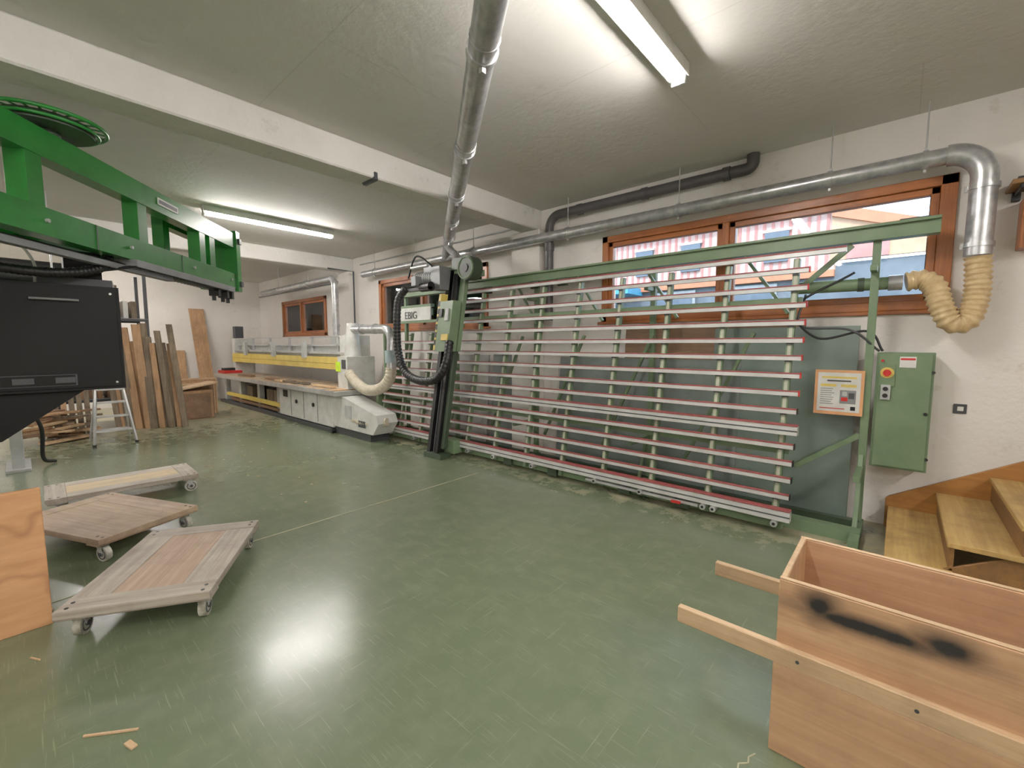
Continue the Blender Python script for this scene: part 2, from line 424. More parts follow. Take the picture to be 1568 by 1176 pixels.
b.box(-4.4,-4.1,3.78,3.88,2.40,2.55,GREEND)
b.curve([(-5.1,3.55,2.2),(-5.2,3.5,2.05),(-5.22,3.48,1.7),(-5.2,3.48,1.35),(-5.02,3.46,1.08),(-4.68,3.44,.98),(-4.32,3.44,1.02),(-4.18,3.48,1.22),(-4.2,3.56,1.5)],.052,BLACK,14,10,ribs=.05)
b.curve([(-4.6,3.7,2.42),(-4.9,3.6,2.62),(-5.1,3.6,2.35)],.012,BLACK,8)
b.curve([(-.3,4.3,2.0),(-.66,4.2,1.75),(-.5,4.2,1.5),(-.2,4.28,1.55),(-.1,4.3,1.4)],.009,BLACK,8)
b.curve([(-.6,4.25,1.85),(-.62,4.2,1.6),(-.3,4.2,1.56),(-.12,4.3,1.40)],.009,DGREY,8)
b.box(-6.1,-5.3,4.12,4.14,1.80,2.02,WHITEP); b.box(-6.1,-5.3,4.13,4.2,2.02,2.06,GREEN); b.box(-6.0,-5.96,4.14,4.26,1.9,2.0,GREEN); b.box(-5.45,-5.41,4.14,4.26,1.9,2.0,GREEN)
saw=b.build(bevel=.002)
cu=bpy.data.curves.new('plate_text','FONT'); cu.body='EBIG'; cu.size=.16; cu.extrude=.002; cu.materials.append(DGREY)
t=bpy.data.objects.new('plate_lettering',cu); sc.collection.objects.link(t); t.location=(-5.95,4.115,1.85); t.rotation_euler=(math.pi/2,0,0); t.parent=saw

b=MB('stored_sheet_panels')
b.prism([(-3.15,4.36,.01),(-1.1,4.36,.01),(-1.1,4.45,1.30),(-3.15,4.45,1.30)],(0,.02,0),SHEETG)
b.prism([(-1.35,4.385,.01),(-.25,4.385,.01),(-.25,4.47,1.60),(-1.35,4.47,1.60)],(0,.02,0),simple('grey_green_sheet',(118,132,124),.3,0,(104,118,110),3))
b.prism([(-2.3,4.41,.01),(-.62,4.41,.01),(-.62,4.50,1.64),(-2.3,4.50,1.64)],(0,.02,0),SHEETB)
b.prism([(-4.35,4.43,.01),(-3.5,4.43,.01),(-3.5,4.5,1.35),(-4.35,4.5,1.35)],(0,.02,0),SHEETG)
b.prism([(-5.7,4.38,.01),(-4.4,4.38,.01),(-4.4,4.46,1.3),(-5.7,4.46,1.3)],(0,.02,0),simple('whitish_sheet',(160,160,154),.4))
b.build()

# ------------------------------------------------------------------ electrical cabinet
b=MB('electrical_cabinet')
b.box(-.13,.19,4.30,4.50,.52,1.39,GREEN); b.box(-.115,.175,4.285,4.30,.535,1.375,GREEN)
b.box(-.11,-.02,4.275,4.285,1.14,1.30,GREEN)
b.cyl((-.065,4.27,1.24),(-.065,4.285,1.24),.04,YELLOW,20); b.cyl((-.065,4.245,1.24),(-.065,4.27,1.24),.024,REDP,16)
b.box(-.075,-.055,4.235,4.25,1.215,1.265,REDP)
b.box(-.095,-.04,4.265,4.285,1.04,1.15,LGREY)
b.cyl((-.068,4.255,1.12),(-.068,4.266,1.12),.016,BLACK,14); b.cyl((-.068,4.255,1.07),(-.068,4.266,1.07),.016,BLACK,14)
b.cyl((-.095,4.26,1.33),(-.095,4.285,1.33),.009,REDP,10)
b.box(.0,.09,4.281,4.285,1.28,1.36,WHITEP); b.box(.005,.085,4.279,4.281,1.335,1.35,REDP)
for z in (.62,1.25): b.cyl((.185,4.28,z),(.185,4.30,z),.01,BLACK,8)
b.cyl((.16,4.27,.95),(.16,4.285,.95),.012,BLACK,10)
b.box(.08,.14,4.5,4.55,.6,1.3,GREEND); b.box(-.1,-.04,4.5,4.55,.6,1.3,GREEND)
b.build()

b=MB('safety_notice')
OR=simple('orange_frame',(222,158,106),.5)
b.box(-.50,-.19,4.235,4.25,.90,1.25,OR); b.box(-.48,-.21,4.232,4.235,.925,1.23,WHITEP)
b.box(-.455,-.235,4.230,4.232,1.185,1.20,YELLOW); b.box(-.42,-.27,4.230,4.232,1.16,1.172,DGREY)
b.box(-.46,-.36,4.230,4.232,1.12,1.14,YELLOW); b.box(-.33,-.235,4.230,4.232,1.12,1.14,YELLOW)
for k in range(8):
    b.box(-.46,-.36+random.uniform(-.03,0),4.230,4.232,1.10-k*.017,1.106-k*.017,GREY)
b.box(-.335,-.235,4.230,4.232,.99,1.095,GREY); b.box(-.325,-.285,4.228,4.230,1.01,1.04,REDP); b.box(-.28,-.245,4.228,4.230,1.03,1.075,DGREY); b.box(-.32,-.29,4.228,4.230,1.05,1.085,LGREY)
b.box(-.265,-.235,4.230,4.232,.94,.97,BLACK); b.box(-.46,-.30,4.230,4.232,.945,.952,REDP)
for z in (.95,1.24): b.box(-.205,-.185,4.25,4.26,z-.04,z,GREEN)
b.build(bevel=0)
b=MB('electrical_socket'); b.box(.315,.385,W-.012,W,.945,1.015,DGREY); b.box(.335,.368,W-.016,W-.012,.965,.997,WHITEP); b.build()
b=MB('storage_shelf'); b.box(.47,1.4,4.28,W,2.47,2.50,RISER); b.bar((.52,W-.02,2.46),(.52,4.3,2.46),.02,.03,BLACK); b.box(.5,.54,W-.03,W,2.41,2.5,BLACK)
b.box(.5,.7,4.35,4.5,2.50,2.53,BLACK); b.box(.62,.8,4.33,4.45,2.5,2.56,DGREY); b.build()
b=MB('wooden_hanging_cabinet'); b.box(.54,1.4,4.4,W,2.08,2.40,WFRAMEV); b.box(.56,.95,4.38,4.4,2.1,2.38,WFRAMEV); b.box(.97,1.38,4.38,4.4,2.1,2.38,WFRAMEV); b.cyl((.93,4.365,2.2),(.93,4.38,2.2),.012,ALU,10); b.build()

# ------------------------------------------------------------------ stairs
b=MB('staircase')
for k in range(7):
    x=.01+k*.265; z=.17*(k+1)
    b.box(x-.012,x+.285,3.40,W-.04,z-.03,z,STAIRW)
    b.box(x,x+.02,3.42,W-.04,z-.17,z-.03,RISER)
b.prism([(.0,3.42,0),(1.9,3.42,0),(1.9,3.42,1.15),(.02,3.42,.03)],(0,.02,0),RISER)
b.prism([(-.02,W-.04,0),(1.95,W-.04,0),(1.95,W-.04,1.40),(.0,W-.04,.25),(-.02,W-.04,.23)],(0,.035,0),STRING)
b.build()

# ------------------------------------------------------------------ crate with carrying rails
b=MB('wooden_crate')
x0,x1,y0,y1=-.27,1.05,1.72,2.17
b.box(x0,x1,y0,y0+.022,.0,.63,SCORCH); b.box(x0,x1,y1-.022,y1,.0,.63,PINE)
b.box(x0,x0+.022,y0+.022,y1-.022,.0,.63,PINEV); b.box(x1-.022,x1,y0+.022,y1-.022,.0,.63,PINEV)
b.box(x0+.022,x1-.022,y0+.022,y1-.022,.02,.04,PINE)
b.box(-.61,x1+.3,y0-.028,y0,.335,.40,PINEX); b.box(-.61,x1+.3,y1,y1+.028,.335,.40,PINEX)
b.box(x0-.002,x1,y0-.026,y0,.0,.334,PINE)
b.box(x0,x1,y0+.002,y0+.02,.6302,.636,PINEX); b.box(x0,x1,y1-.02,y1-.002,.6302,.636,PINEX); b.box(x0+.002,x0+.02,y0+.02,y1-.02,.6302,.636,PINEX)
for x in (-.2,.1,.4,.7): b.cyl((x,y0-.03,.368),(x,y0-.028,.368),.006,DGREY,8)
b.build()

# ------------------------------------------------------------------ dollies
def dolly(c,ang,L,Wd,mid,plank,ends):
    b=MB('furniture_dolly')
    z0,z1=.135,.175
    b.box(-L/2,-L/2+.13,-Wd/2,Wd/2,z0,z1,ends); b.box(L/2-.13,L/2,-Wd/2,Wd/2,z0,z1,ends)
    k=3; ws=(.26,.48,.26); a=-Wd/2
    for i in range(k):
        c2=a+Wd*ws[i]; b.box(-L/2+.131,L/2-.131,a+.0005,c2-.0005,z0,z1-(.001 if i!=1 else .003),mid if i==1 else plank); a=c2
    for sx in (-1,1):
        b.box(sx*(L/2-.07)-.06,sx*(L/2-.07)+.06,-Wd/2,Wd/2,z0-.012,z0,ends)
        for q in (-1,1):
            for dx in (0,.05):
                b.cyl((sx*(L/2-.03-dx),q*(Wd/2-.04),z1),(sx*(L/2-.03-dx),q*(Wd/2-.04),z1+.002),.009,BLACK,10)
            x=sx*(L/2-.08); y=q*(Wd/2-.06); r=.052
            b.box(x-.045,x+.045,y-.04,y+.04,.118,.123,ALU); b.cyl((x,y,.104),(x,y,.118),.028,ALU,12)
            b.prism([(x-.02,y-.024,.108),(x+.03,y-.024,.108),(x+.034,y-.024,.045),(x+.012,y-.024,.04)],(0,.004,0),ALU)
            b.prism([(x-.02,y+.020,.108),(x+.03,y+.020,.108),(x+.034,y+.020,.045),(x+.012,y+.020,.04)],(0,.004,0),ALU)
            b.cyl((x+.02,y-.017,r),(x+.02,y+.017,r),r,WHEEL,24); b.cyl((x+.02,y-.027,r),(x+.02,y+.027,r),.014,DGREY,10)
            b.torus((x+.02,y-.017,r),(0,1,0),.034,.004,DGREY,20); b.torus((x+.02,y+.017,r),(0,1,0),.034,.004,DGREY,20)
    b.build(Matrix.Translation((c[0],c[1],0))@Matrix.Rotation(ang,4,'Z'),bevel=.004)
DW1=wood('dolly_wood_grey',(190,180,168),(158,144,130),0,1,.6,(116,102,90)); DW2=wood('dolly_wood_pink',(188,162,140),(164,134,110),0,1,.6,(124,102,86))
DW3=wood('dolly_wood_tan',(182,156,128),(154,126,100),0,1,.6,(112,92,74)); DW4=wood('dolly_wood_yellow',(212,190,150),(184,158,118),0,1,.6)
DWE=wood('dolly_wood_end',(182,172,160),(150,136,122),1,1,.6,(112,98,84))
dolly((-3.185,.545),math.atan2(.51,-.83),.97,.65,DW2,DW1,DWE)
dolly((-4.44,.35),math.atan2(.40,.90)+0,1.02,.66,DW3,DW2,DW3)
dolly((-5.43,.58),math.atan2(1,.02),1.05,.56,DW4,DW1,DWE)

b=MB('plywood_panel')
b.box(-3.25,-3.22,-1.1,.02,.0,.725,PLYDK); b.box(-3.27,-3.25,-1.1,.0,.02,.06,PLYDK)
b.box(-3.5,-3.2,-1.0,-.94,0,.03,PLYDK); b.box(-3.29,-3.25,-1.0,-.96,0,.7,PLYDK); b.bar((-3.27,-.98,.6),(-3.48,-.98,.03),.04,.03,PLYDK)
b.build()

# ------------------------------------------------------------------ overhead ducts
b=MB('overhead_extraction_duct')
p0=Vector((.7,-.19,2.9)); p1=Vector((-4.90,4.145,2.88)); d=(p1-p0).normalized()
b.tube([p0,p1],.072,GALV,24)
tt=[.9,1.7,2.95,4.05,5.05,5.95,6.7]
for t in tt:
    c=p0+d*t
    b.cyl(c-d*.02,c+d*.02,.081,GALV,24); b.box(c.x-.012,c.x+.012,c.y-.012,c.y+.012,c.z-.105,c.z+.105,ALU)
    b.cyl(c-d*.11,c-d*.10,.077,GALV,24)
    if abs(c.x+3.66)>.2: b.cyl(c+Vector((0,0,.07)),Vector((c.x,c.y,H-.002)),.006,ALU,8)
b.curve([(-4.4,3.86,2.52),(-4.5,3.95,2.62),(-4.7,4.05,2.72),(-4.9,4.13,2.84)],.05,GALV,16)
b.build(bevel=0)
b=MB('galvanised_extraction_pipe')
z=2.75;y=4.36;r=.058
b.tube([(-7.6,y,z),(.16,y,z)],r,GALV,22)
b.tube([(.16,y,z)]+arc((.17,y,z-.18),(0,0,1),(1,0,0),.18,0,math.pi/2,10)+[(.35,y,2.05)],.07,GALV,24)
for x in (-7.2,-6.0,-4.6,-3.0,-1.7,-.5,.05):
    b.cyl((x-.015,y,z),(x+.015,y,z),r+.009,GALV,22); b.box(x-.008,x+.008,y-.008,y+.008,z-.085,z+.085,ALU)
    b.cyl((x,y,z+.06),(x,y,H-.002),.005,ALU,8)
for zz in (2.5,2.12): b.cyl((.35,y,zz-.015),(.35,y,zz+.015),.08,GALV,22); b.box(.26,.28,y-.01,y+.01,zz-.02,zz+.02,ALU)
b.cyl((-4.98,4.21,2.87),(-5.2,4.36,2.76),.07,GALV,20)
b.build(bevel=0)
b=MB('flexible_extraction_hose')
b.curve([(0.0,4.34,1.905),(.08,4.35,1.915),(.15,4.33,1.86),(.19,4.3,1.72),(.25,4.3,1.6),(.33,4.32,1.62),(.365,4.35,1.8),(.355,4.36,2.045)],.066,FLEX,18,12,ribs=.036,amp=.11)
b.build(bevel=0)
b=MB('drain_pipe')
yy=4.485
b.tube([(-3.31,yy-.07,1.75)]+[(-3.31,yy-.07,2.7)]+arc((-3.16,yy-.07,2.86),(-1,0,0),(0,0,1),.15,0,math.pi/2,8)+[(-1.2,yy,3.03)]+arc((-1.15,yy,3.09),(0,0,-1),(1,0,0),.06,0,math.pi/2,6)+[(-1.09,yy,3.148)],.052,PVC,20)
for x in (-2.9,-2.1,-1.3): b.cyl((x-.03,yy-.03,3.02),(x+.03,yy-.03,3.02),.062,PVC,20)
b.cyl((-3.31,yy-.07,2.6),(-3.31,yy-.07,2.68),.062,PVC,20)
b.build(bevel=0)

# ------------------------------------------------------------------ long edge machine
b=MB('long_edging_machine')
b.box(-12.9,-6.9,3.32,4.1,.0,.07,DGREY)
b.box(-9.1,-6.9,3.34,4.05,.09,.62,WHITEP)
for x in (-8.55,-8.0,-7.45): b.box(x-.004,x+.004,3.334,3.34,.12,.6,DGREY)
for x in (-8.3,-7.6): b.cyl((x,3.32,.4),(x,3.34,.4),.035,BLACK,14)
b.box(-8.9,-8.7,3.33,3.34,.45,.58,BLACK)
for x in (-12.8,-11.7,-10.5,-9.4): b.box(x,x+.14,3.4,3.5,.07,.64,LGREY); b.box(x,x+.14,3.9,4.0,.07,.64,LGREY)
b.box(-12.8,-9.1,3.75,3.8,.07,.6,DGREY); b.box(-12.5,-9.1,3.36,3.42,.2,.28,YELLOW); b.box(-12.3,-9.3,3.38,3.7,.1,.16,SHEETB)
for x in (-11.3,-10.1,-9.7): b.box(x,x+.35,3.45,3.7,.16,.5,BROWNV)
b.box(-12.9,-6.6,3.22,4.1,.63,.70,LGREY); b.box(-12.85,-6.7,3.24,4.05,.70,.725,PINEX); b.box(-12.9,-6.6,3.2,3.22,.64,.72,ALU)
for k in range(16): b.box(-12.7+k*.38,-12.66+k*.38,3.23,4.0,.725,.735,ALU)
random.seed(11)
for k in range(9):
    x=random.uniform(-11.5,-7.6); b.box(x,x+random.uniform(.2,.8),3.26+random.uniform(0,.1),3.42,.735,.735+random.uniform(.02,.05),random.choice([PINEX,SHEETB,BROWNV]))
b.box(-12.6,-6.95,3.55,3.66,1.02,1.23,YELLOW); b.box(-12.6,-6.95,3.66,3.95,1.10,1.42,LGREY); b.box(-12.5,-6.95,3.58,3.7,1.28,1.32,LGREY)
b.box(-12.4,-7.1,3.60,3.63,1.42,1.45,ALU); b.box(-12.4,-7.1,3.60,3.63,1.58,1.60,ALU)
for k in range(6): b.box(-12.3+k*1.02,-12.26+k*1.02,3.6,3.64,1.3,1.6,ALU)
for x in (-11.6,-9.9,-8.4): b.box(x,x+.12,3.5,3.56,1.2,1.5,LGREY)
b.box(-12.5,-7,3.545,3.55,1.12,1.125,RISER)
for x in (-12.75,-7.1): b.box(x,x+.2,3.6,4.05,.70,1.6,WHITEP)
b.box(-12.7,-12.5,3.62,3.8,1.6,1.9,DGREY)
b.box(-7.0,-6.68,3.5,4.0,.72,1.25,WHITEP); b.cyl((-6.85,3.7,1.25),(-6.85,3.7,1.8),.13,WHITEP,20,.09)
b.box(-7.05,-6.9,3.49,3.5,1.0,1.16,NEON); b.box(-6.85,-6.72,3.49,3.5,1.05,1.2,DGREY)
b.prism([(-6.9,3.35,.12),(-5.7,3.35,.12),(-5.55,3.35,.3),(-5.6,3.35,.42),(-6.55,3.35,.62),(-6.9,3.35,.62)],(0,.33,0),WHITEP)
b.box(-6.9,-5.8,3.37,3.68,0,.12,DGREY); b.cyl((-6.9,3.3,.04),(-6.9,3.36,.04),.04,BLACK,14)
b.box(-6.5,-6.3,3.34,3.35,.3,.5,LGREY); b.box(-6.1,-5.9,3.34,3.35,.2,.3,DGREY)
b.box(-12.9,-12.4,3.3,3.7,.735,.80,REDP); b.box(-12.8,-12.6,3.35,3.6,.80,.86,BLACK)
b.tube([(-6.85,3.7,1.70),(-5.85,3.66,1.68)]+arc((-5.8,3.65,1.5),(0,0,1),(1,0,0),.18,.1,math.pi/2,8)+[(-5.6,3.62,1.05)],.07,GALV,20)
for x in (-6.5,-6.1): b.cyl((x-.015,3.68,1.69),(x+.015,3.68,1.69),.08,GALV,20)
b.cyl((-5.62,3.62,1.36),(-5.61,3.62,1.18),.078,simple('pale_blue_sleeve',(170,190,196),.5),20)
b.curve([(-5.6,3.62,1.1),(-5.62,3.6,.95),(-5.8,3.58,.8),(-6.15,3.55,.74),(-6.5,3.55,.84),(-6.72,3.55,.98)],.08,FLEXG,18,10,ribs=.05)
b.curve([(-5.55,3.5,.32),(-5.75,3.42,.28),(-6.0,3.4,.26),(-6.3,3.4,.28)],.06,FLEXG,16,10,ribs=.05)
b.tube([(-7.9,3.95,1.6),(-7.9,3.95,2.5)]+arc((-8.05,3.95,2.52),(1,0,0),(0,0,1),.15,0,math.pi/2,6)+[(-11.5,3.95,2.66)],.06,GALV,18)
for z in (1.8,2.4): b.cyl((-7.9,3.95,z-.02),(-7.9,3.95,z+.02),.07,GALV,18)
b.box(-7.98,-7.82,3.87,4.03,1.42,1.6,LGREY)
for x in (-9,-10.5): b.cyl((x-.02,3.95,2.66),(x+.02,3.95,2.66),.07,GALV,18); b.cyl((x,3.95,2.7),(x,3.95,H-.002),.006,ALU,6)
b.build(bevel=.005)

# ------------------------------------------------------------------ far-left storage
b=MB('leaning_timber_boards')
random.seed(3)
for k in range(15):
    w=random.uniform(.05,.13); h=random.uniform(1.45,1.85); th=random.uniform(.02,.05)
    yb=1.0+k*.058; xb=-9.9+k*.035+random.uniform(-.05,.05); lean=random.uniform(.0,.1)
    dx=-.10-lean; dy=-.08+random.uniform(-.04,.05)
    b.prism([(xb,yb,0.0),(xb+w*.4,yb+w,0.0),(xb+w*.4+dx,yb+w+dy,h),(xb+dx,yb+dy,h)],(-th,th*.4,0),random.choice([BROWNV,BROWNV,BROWNV,PINEV]))
b.build()
b=MB('storage_rack')
for (x,y) in ((-10.35,.35),(-10.35,1.55),(-11.2,.35),(-11.2,1.55)): b.box(x,x+.05,y,y+.05,0,2.75,DGREY)
for z in (.5,1.25,1.9): 
    b.box(-10.34,-10.30,.4,1.55,z-.04,z,DGREY); b.box(-11.16,-11.12,.4,1.55,z-.04,z,DGREY); b.box(-11.2,-10.3,.35,1.6,z,z+.015,GREY)
for k in range(9): 
    b.box(-11.1,-10.4,.5+k*.11,.5+k*.11+random.uniform(.03,.08),1.915,1.915+random.uniform(.3,.6),random.choice([WHITEP,PINEV,BROWNV,LGREY]))
for k in range(8):
    b.box(-11.1,-10.35,.45+k*.13,.45+k*.13+random.uniform(.05,.12),.515,.515+random.uniform(.3,.6),random.choice([PINEV,BROWNV,SHEETB]))
b.build()
b=MB('plywood_offcuts_stack')
for k in range(5): b.box(-10.95+.06*k,-10.9+.06*k,1.95+.02*k,2.75-.03*k,0,.75-.03*k,random.choice([PINEV,SHEETB,PINEX]))
b.box(-10.65,-10.2,1.95,2.5,0,.55,PINEV); b.prism([(-10.8,1.9,.55),(-10.15,1.95,.57),(-10.2,2.6,.68),(-10.85,2.55,.66)],(0,0,.03),PINEX)
b.box(-10.2,-10.17,1.9,2.45,.02,.5,SHEETB)
b.build()
b=MB('wood_plank'); b.prism([(-13.1,3.0,0),(-13.1,3.3,0),(-13.44,3.2,2.35),(-13.44,2.88,2.35)],(-.03,0,0),PINEV); b.build()
b=MB('chipboard_sheet'); b.prism([(-13.2,2.0,0),(-13.2,2.75,0),(-13.44,2.75,1.3),(-13.44,2.0,1.3)],(-.03,0,0),PINEV); b.build()
b=MB('timber_offcuts_pile')
for k in range(34):
    x=random.uniform(-9.95,-9.2); y=random.uniform(.0,.55); a=random.uniform(-.6,.6); L=random.uniform(.25,.5)
    b.bar((x-L*math.sin(a),y-L*math.cos(a)*.6,.03+k*.012),(x+L*math.sin(a),y+L*math.cos(a)*.6,.04+k*.012),random.uniform(.05,.14),.03,random.choice([PINEX,BROWNV,PINEV,SHEETB]))
for k in range(7):
    y=.1+k*.09; b.prism([(-9.85,y,0),(-9.85,y+.07,0),(-10.05,y+.06,.75+.04*k),(-10.05,y,.75+.04*k)],(-.03,0,0),random.choice([PINEV,BROWNV]))
b.build()
b=MB('aluminium_step_ladder')
for s_ in (-1,1):
    b.bar((-8.45,.84+s_*.23,0),(-8.72,.84+s_*.15,.78),.025,.045,ALU); b.bar((-9.05,.84+s_*.23,0),(-8.76,.84+s_*.15,.76),.02,.035,ALU)
for z in (.2,.4,.6):
    x=-8.45-.27*z/.78; w=.22-.08*z/.78; b.box(x-.08,x+.03,.84-w,.84+w,z-.012,z+.012,ALU)
b.box(-8.84,-8.62,.68,1.0,.78,.80,ALU); b.box(-9.0,-8.97,.64,1.04,.14,.17,ALU)
for s_ in (-1,1): b.box(-8.48,-8.42,.84+s_*.23-.02,.84+s_*.23+.02,0,.03,RUBBER)
b.build()

# ------------------------------------------------------------------ green gantry with hanging cabinet
O=Vector((-3.85,.02,0)); D=Vector((-.783,.622,0)); S=Vector((.622,.783,0))
MX=Matrix(((D.x,S.x,0,O.x),(D.y,S.y,0,O.y),(0,0,1,0),(0,0,0,1)))
b=MB('green_lifting_gantry')
Lb=2.81
b.box(-2.2,Lb,-.06,.06,2.58,2.75,BGREEN); b.box(-2.2,Lb,-.06,.06,2.11,2.28,BGREEN)
for x in (-1.2,.05,1.02,1.95,2.15): b.box(x,x+.11,-.055,.055,2.28,2.58,BGREEN)
b.box(Lb-.08,Lb+.02,-.08,.08,2.08,2.78,BGREEN)
b.box(Lb-.75,Lb+.02,-.3,-.06,2.66,2.75,BGREEN); b.box(Lb-.06,Lb+.02,-.34,-.06,2.1,2.75,BGREEN); b.box(-2.2,Lb,-.34,-.24,2.13,2.25,BGREEN); b.box(1.9,2.0,-.34,-.24,2.25,2.7,BGREEN)
b.box(1.9,Lb,-.34,-.24,2.62,2.72,BGREEN)
for x in (.3,1.2,2.2): b.box(x,x+.08,-.24,-.06,2.15,2.23,BGREEN)
for k in range(2): b.box(Lb-.04,Lb+.02,.08,.1,2.14+k*.5,2.2+k*.5,DGREY)
for x in (.15,.9,1.8,2.6): b.cyl((x,.06,2.2),(x,.075,2.2),.012,ALU,8)
b.box(1.28,1.58,.06,.066,2.64,2.70,WHITEP); b.box(1.3,1.56,.066,.068,2.655,2.685,DGREY)
b.box(.55,.56,.06,.0635,2.11,2.28,GREEND); b.box(1.6,1.61,.06,.0635,2.11,2.28,GREEND)
b.box(-2.2,-2.0,-.35,.15,0,3.0,BGREEN); b.box(-2.35,-1.85,-.5,.3,0,.02,BGREEN)
b.box(.9,2.6,-.12,.08,2.085,2.095,GREY)
for k in range(30): b.box(.9+k*.058,.906+k*.058,-.14,.09,2.06,2.11,GREY)
b.box(.9,2.6,.09,.096,2.055,2.11,GREY)
b.cyl((-1,.0,2.06),(2.5,.0,2.06),.018,BLACK,10)
b.box(-.6,1.5,-.03,.03,2.02,2.06,GREY)
for x in (2.3,2.5,2.62): b.box(x,x+.05,-.05,.05,1.98,2.08,BLACK); b.cyl((x,0,1.98),(x,0,1.93),.02,BLACK,10)
b.torus((.3,.0,2.83),(0,0,1),.28,.012,BGREEN,36); b.torus((.3,.0,2.80),(0,0,1),.24,.01,BGREEN,36); b.torus((.3,.0,2.845),(0,0,1),.15,.01,BGREEN,30)
b.cyl((.3,.0,2.78),(.3,.0,2.83),.22,GREEND,30); b.cyl((.3,.0,2.75),(.3,.0,2.8),.06,GREEND,16)
for k in range(24):
    a=k*math.pi/12; b.bar((.3+.1*math.cos(a),.1*math.sin(a),2.84),(.3+.28*math.cos(a),.28*math.sin(a),2.83),.014,.006,BGREEN)
g=MB('tmp')
xf=-4.4
g.box(xf-.55,xf,-.95,.52,1.12,1.87,BLACKC); g.box(xf,xf+.012,-.93,.50,1.14,1.85,BLACKC)
g.prism([(xf-.05,.30,1.12),(xf-.05,-.12,.80),(xf-.05,-.9,.80),(xf-.05,-.9,1.12)],(-.4,0,0),BLACKC)
g.cyl((xf+.04,.06,1.76),(xf+.04,.30,1.76),.009,GREY,8); g.cyl((xf,.08,1.76),(xf+.04,.08,1.76),.009,GREY,8); g.cyl((xf,.28,1.76),(xf+.04,.28,1.76),.009,GREY,8)
g.box(xf+.012,xf+.018,-.14,.26,1.16,1.24,DGREY); g.box(xf+.018,xf+.02,-.13,.25,1.165,1.235,BLACKC)
for k in range(2): g.box(xf+.02,xf+.023,-.05+k*.2,.05+k*.2,1.18,1.22,DGREY)
for (y,z) in ((-.9,1.17),(.47,1.17),(.47,1.82),(-.3,1.16)): g.cyl((xf+.012,y,z),(xf+.016,y,z),.008,ALU,8)
g.box(xf-.35,xf-.15,.25,.45,1.87,2.13,BLACKC); g.box(xf-.4,xf-.1,.1,.5,1.87,1.93,DGREY)
g.box(xf-.45,xf-.3,-.5,-.3,1.87,2.05,GREY); g.cyl((xf-.4,-.3,1.95),(xf-.4,.1,1.95),.05,GREY,14)
g.curve([(xf-.1,-.7,1.9),(xf+.1,-.3,1.95),(xf+.1,.15,1.93),(xf,.42,2.0),(xf-.1,.48,2.12),(xf-.05,.3,2.2),(xf-.0,.0,2.22)],.032,BLACK,12,10,ribs=.025)
g.curve([(xf-.1,-.6,1.88),(xf+.12,-.2,1.9),(xf+.05,.35,1.97),(xf-.2,.7,2.08)],.012,BLACK,8)
g.curve([(xf-.1,-.2,1.88),(xf+.05,-.1,2.05),(xf+.05,.02,2.12),(xf+.02,.1,2.0),(xf-.1,.1,1.88)],.008,WHITEP,8)
g.cyl((xf-.3,-.8,.8),(xf-.3,-.8,0),.03,DGREY,12); g.box(xf-.45,xf-.15,-.95,-.65,0,.02,DGREY)
Mi=MX.inverted(); o=len(b.v)
b.v+=[tuple(Mi@Vector(v)) for v in g.v]
for f,m,s_ in zip(g.f,g.m,g.sm): b.f.append([i+o for i in f]); b.m.append(b.mi(g.mats[m])); b.sm.append(s_)
b.build(MX,bevel=.005)
b=MB('compressor_unit')
b.box(-8.1,-7.4,-.75,-.05,.55,.9,BLACKC); b.box(-8.05,-7.95,-.15,-.05,.03,.55,LGREY); b.box(-7.6,-7.5,-.15,-.05,.03,.55,LGREY); b.box(-8.1,-7.4,-.2,0,0,.03,LGREY)
b.box(-8.05,-7.5,-.75,-.65,0,.55,LGREY)
b.cyl((-8.0,-.5,1.0),(-7.5,-.5,1.0),.12,DGREY,18); b.curve([(-7.6,-.3,.9),(-7.5,-.05,.8),(-7.5,.1,.5),(-7.6,.1,.1),(-7.7,.2,.02)],.02,RUBBER,8)
b.build()
b=MB('suspended_duct_unit')
b.cyl((-7.2,-.6,2.05),(-7.2,.75,2.05),.13,GALV,22); b.cyl((-7.2,.75,2.05),(-7.2,.8,2.05),.15,GALV,22); b.box(-7.5,-6.9,-.7,.2,1.75,1.9,GREY)
b.cyl((-7.5,-.5,2.35),(-7.5,.6,2.35),.06,BLACK,16); b.cyl((-7.2,.3,2.15),(-7.2,.3,H-.002),.01,ALU,8); b.cyl((-7.2,-.5,2.15),(-7.2,-.5,H-.002),.01,ALU,8); b.box(-7.45,-7.25,.0,.3,1.9,2.3,DGREY)
b.build()
b=MB('wood_scraps')
for (x,y,a,L,w) in ((-2.12,.13,.9,.09,.008),(-2.0,.17,.3,.025,.02),(-3.4,.02,.2,.02,.006),(-2.9,-.05,.5,.03,.006)):
    b.bar((x-L*math.cos(a),y-L*math.sin(a),.005),(x+L*math.cos(a),y+L*math.sin(a),.005),w,.006,PINEX)
for k in range(34):
    x=random.uniform(-8.5,-4); y=random.uniform(1.4,3.1)
    a=random.uniform(0,3.1); L=random.uniform(.004,.014)
    b.bar((x-L*math.cos(a),y-L*math.sin(a),.003),(x+L*math.cos(a),y+L*math.sin(a),.003),random.uniform(.004,.008),.003,PINEX)
b.build(bevel=0)
b=MB('conduit_pipes')
b.tube([(-8.0,W-.02,3.0),(-3.98,W-.02,3.0)],.012,LGREY,8)
b.tube([(-8.05,3.9,2.86),(-8.05,W-.14,2.86),(-8.05,W-.14,1.5)],.015,DGREY,8)
b.tube([(-13.4,W-.03,2.75),(-8.75,W-.03,2.75)],.02,GREY,8)
b.build(bevel=0)

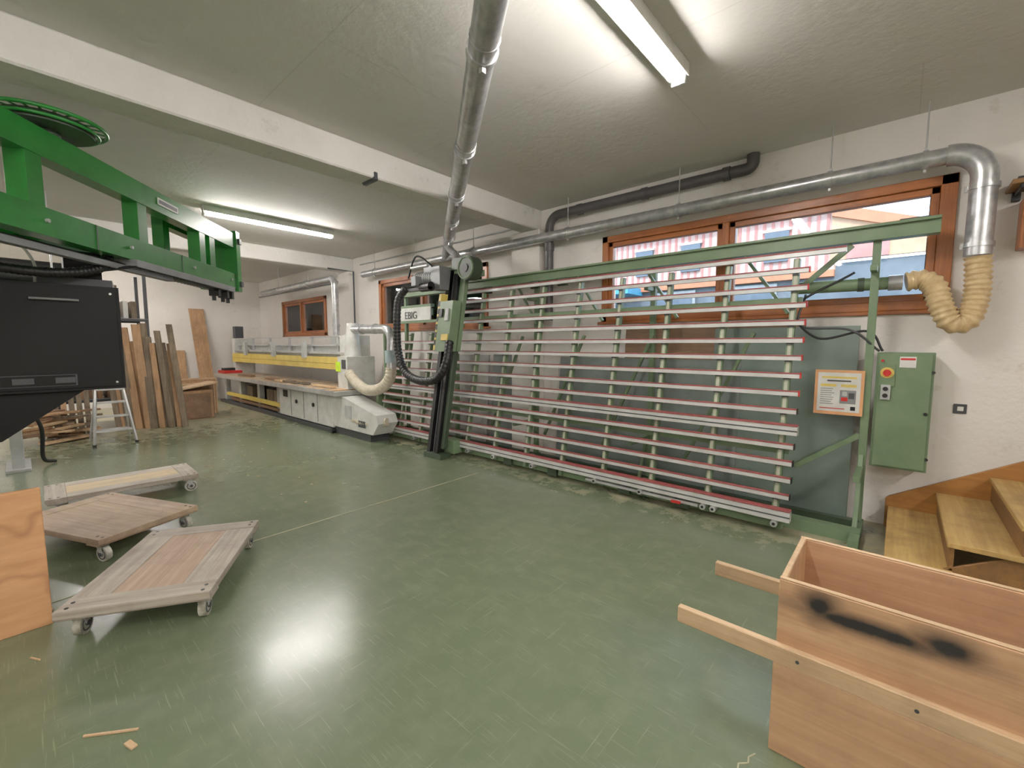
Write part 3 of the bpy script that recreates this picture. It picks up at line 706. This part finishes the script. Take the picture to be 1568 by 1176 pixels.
# ------------------------------------------------------------------ outside
b=MB('building_exterior')
PK=simple('pink_red_siding',(186,112,104),.6); PW=simple('pale_pink_siding',(204,168,158),.6); SL=simple('slate_facade',(92,98,106),.5,0,(66,74,84),1.5); CY=simple('cyan_awning',(54,136,172),.5); OG=simple('orange_trim',(180,104,66),.5)
BE=simple('beige_facade',(190,146,112),.6); GL2=simple('far_window_glass',(74,84,98),.2)
b.box(-30,-1.2,12.2,12.6,-1,3.0,SL); b.box(-1.2,3.2,12.2,12.6,-1,3.25,SL)
b.box(-30,-1.2,12.2,12.6,3.0,4.7,BE)
for (xa,n) in ((-6.6,16),(-3.2,11),(-18,24)):
    for k in range(n):
        x=xa+k*.18; b.box(x,x+.06,12.12,12.2,3.1,4.4,PK); b.box(x+.06,x+.18,12.14,12.2,3.1,4.4,PW)
b.box(-30,-1.2,12.0,12.2,2.95,3.1,OG); b.box(-30,-1.1,11.9,12.2,4.4,4.65,OG)
for x in (-5.9,-4.6,-2.6): b.box(x,x+.5,12.05,12.12,3.4,4.1,GL2); b.box(x-.05,x+.55,12.04,12.08,4.1,4.16,PW)
b.prism([(-1.3,12.0,4.5),(1.4,12.0,3.5),(1.4,12.0,3.3),(-1.3,12.0,4.25)],(0,.3,0),OG)
b.prism([(-1.3,12.1,4.25),(1.4,12.1,3.3),(-1.3,12.1,3.3)],(0,.1,0),BE)
b.box(-1.0,-.3,12.05,12.1,3.3,3.75,PK); b.box(.5,.8,12.0,12.1,1.5,3.6,BE)
b.box(-8.3,-5.7,11.2,12.1,2.85,3.05,CY); b.box(-16,-12,11.2,12.1,3.0,3.4,CY)
for x in (-11,-5.4,-3.5): b.box(x,x+1.2,12.1,12.2,1.5,2.9,GREY); b.box(x+.08,x+1.12,12.08,12.1,1.58,2.82,GL2)
b.build(bevel=0)
b=MB('ground_exterior'); b.box(-60,40,W+.31,60,-.3,-.2,simple('asphalt',(80,82,80),.9)); b.build(bevel=0)
w=bpy.data.worlds.new('World'); sc.world=w; w.use_nodes=True
bg=w.node_tree.nodes['Background']; bg.inputs[0].default_value=(.66,.82,1,1); bg.inputs[1].default_value=3.2
sl=bpy.data.lights.new('sun','SUN'); sl.energy=1.6; sl.color=(1,.93,.85); sl.angle=.01
so=bpy.data.objects.new('sun',sl); sc.collection.objects.link(so); so.location=(0,-10,20); so.rotation_euler=(math.radians(52),0,math.radians(12))

# ------------------------------------------------------------------ camera
cam=bpy.data.cameras.new('camera'); cam.sensor_width=36; cam.lens=36*667.7/1568; cam.clip_start=.02; cam.clip_end=200
co=bpy.data.objects.new('camera',cam); sc.collection.objects.link(co)
co.location=(0,0,1.45); co.rotation_euler=(math.radians(90-5.19),0,math.radians(41.63))
sc.camera=co
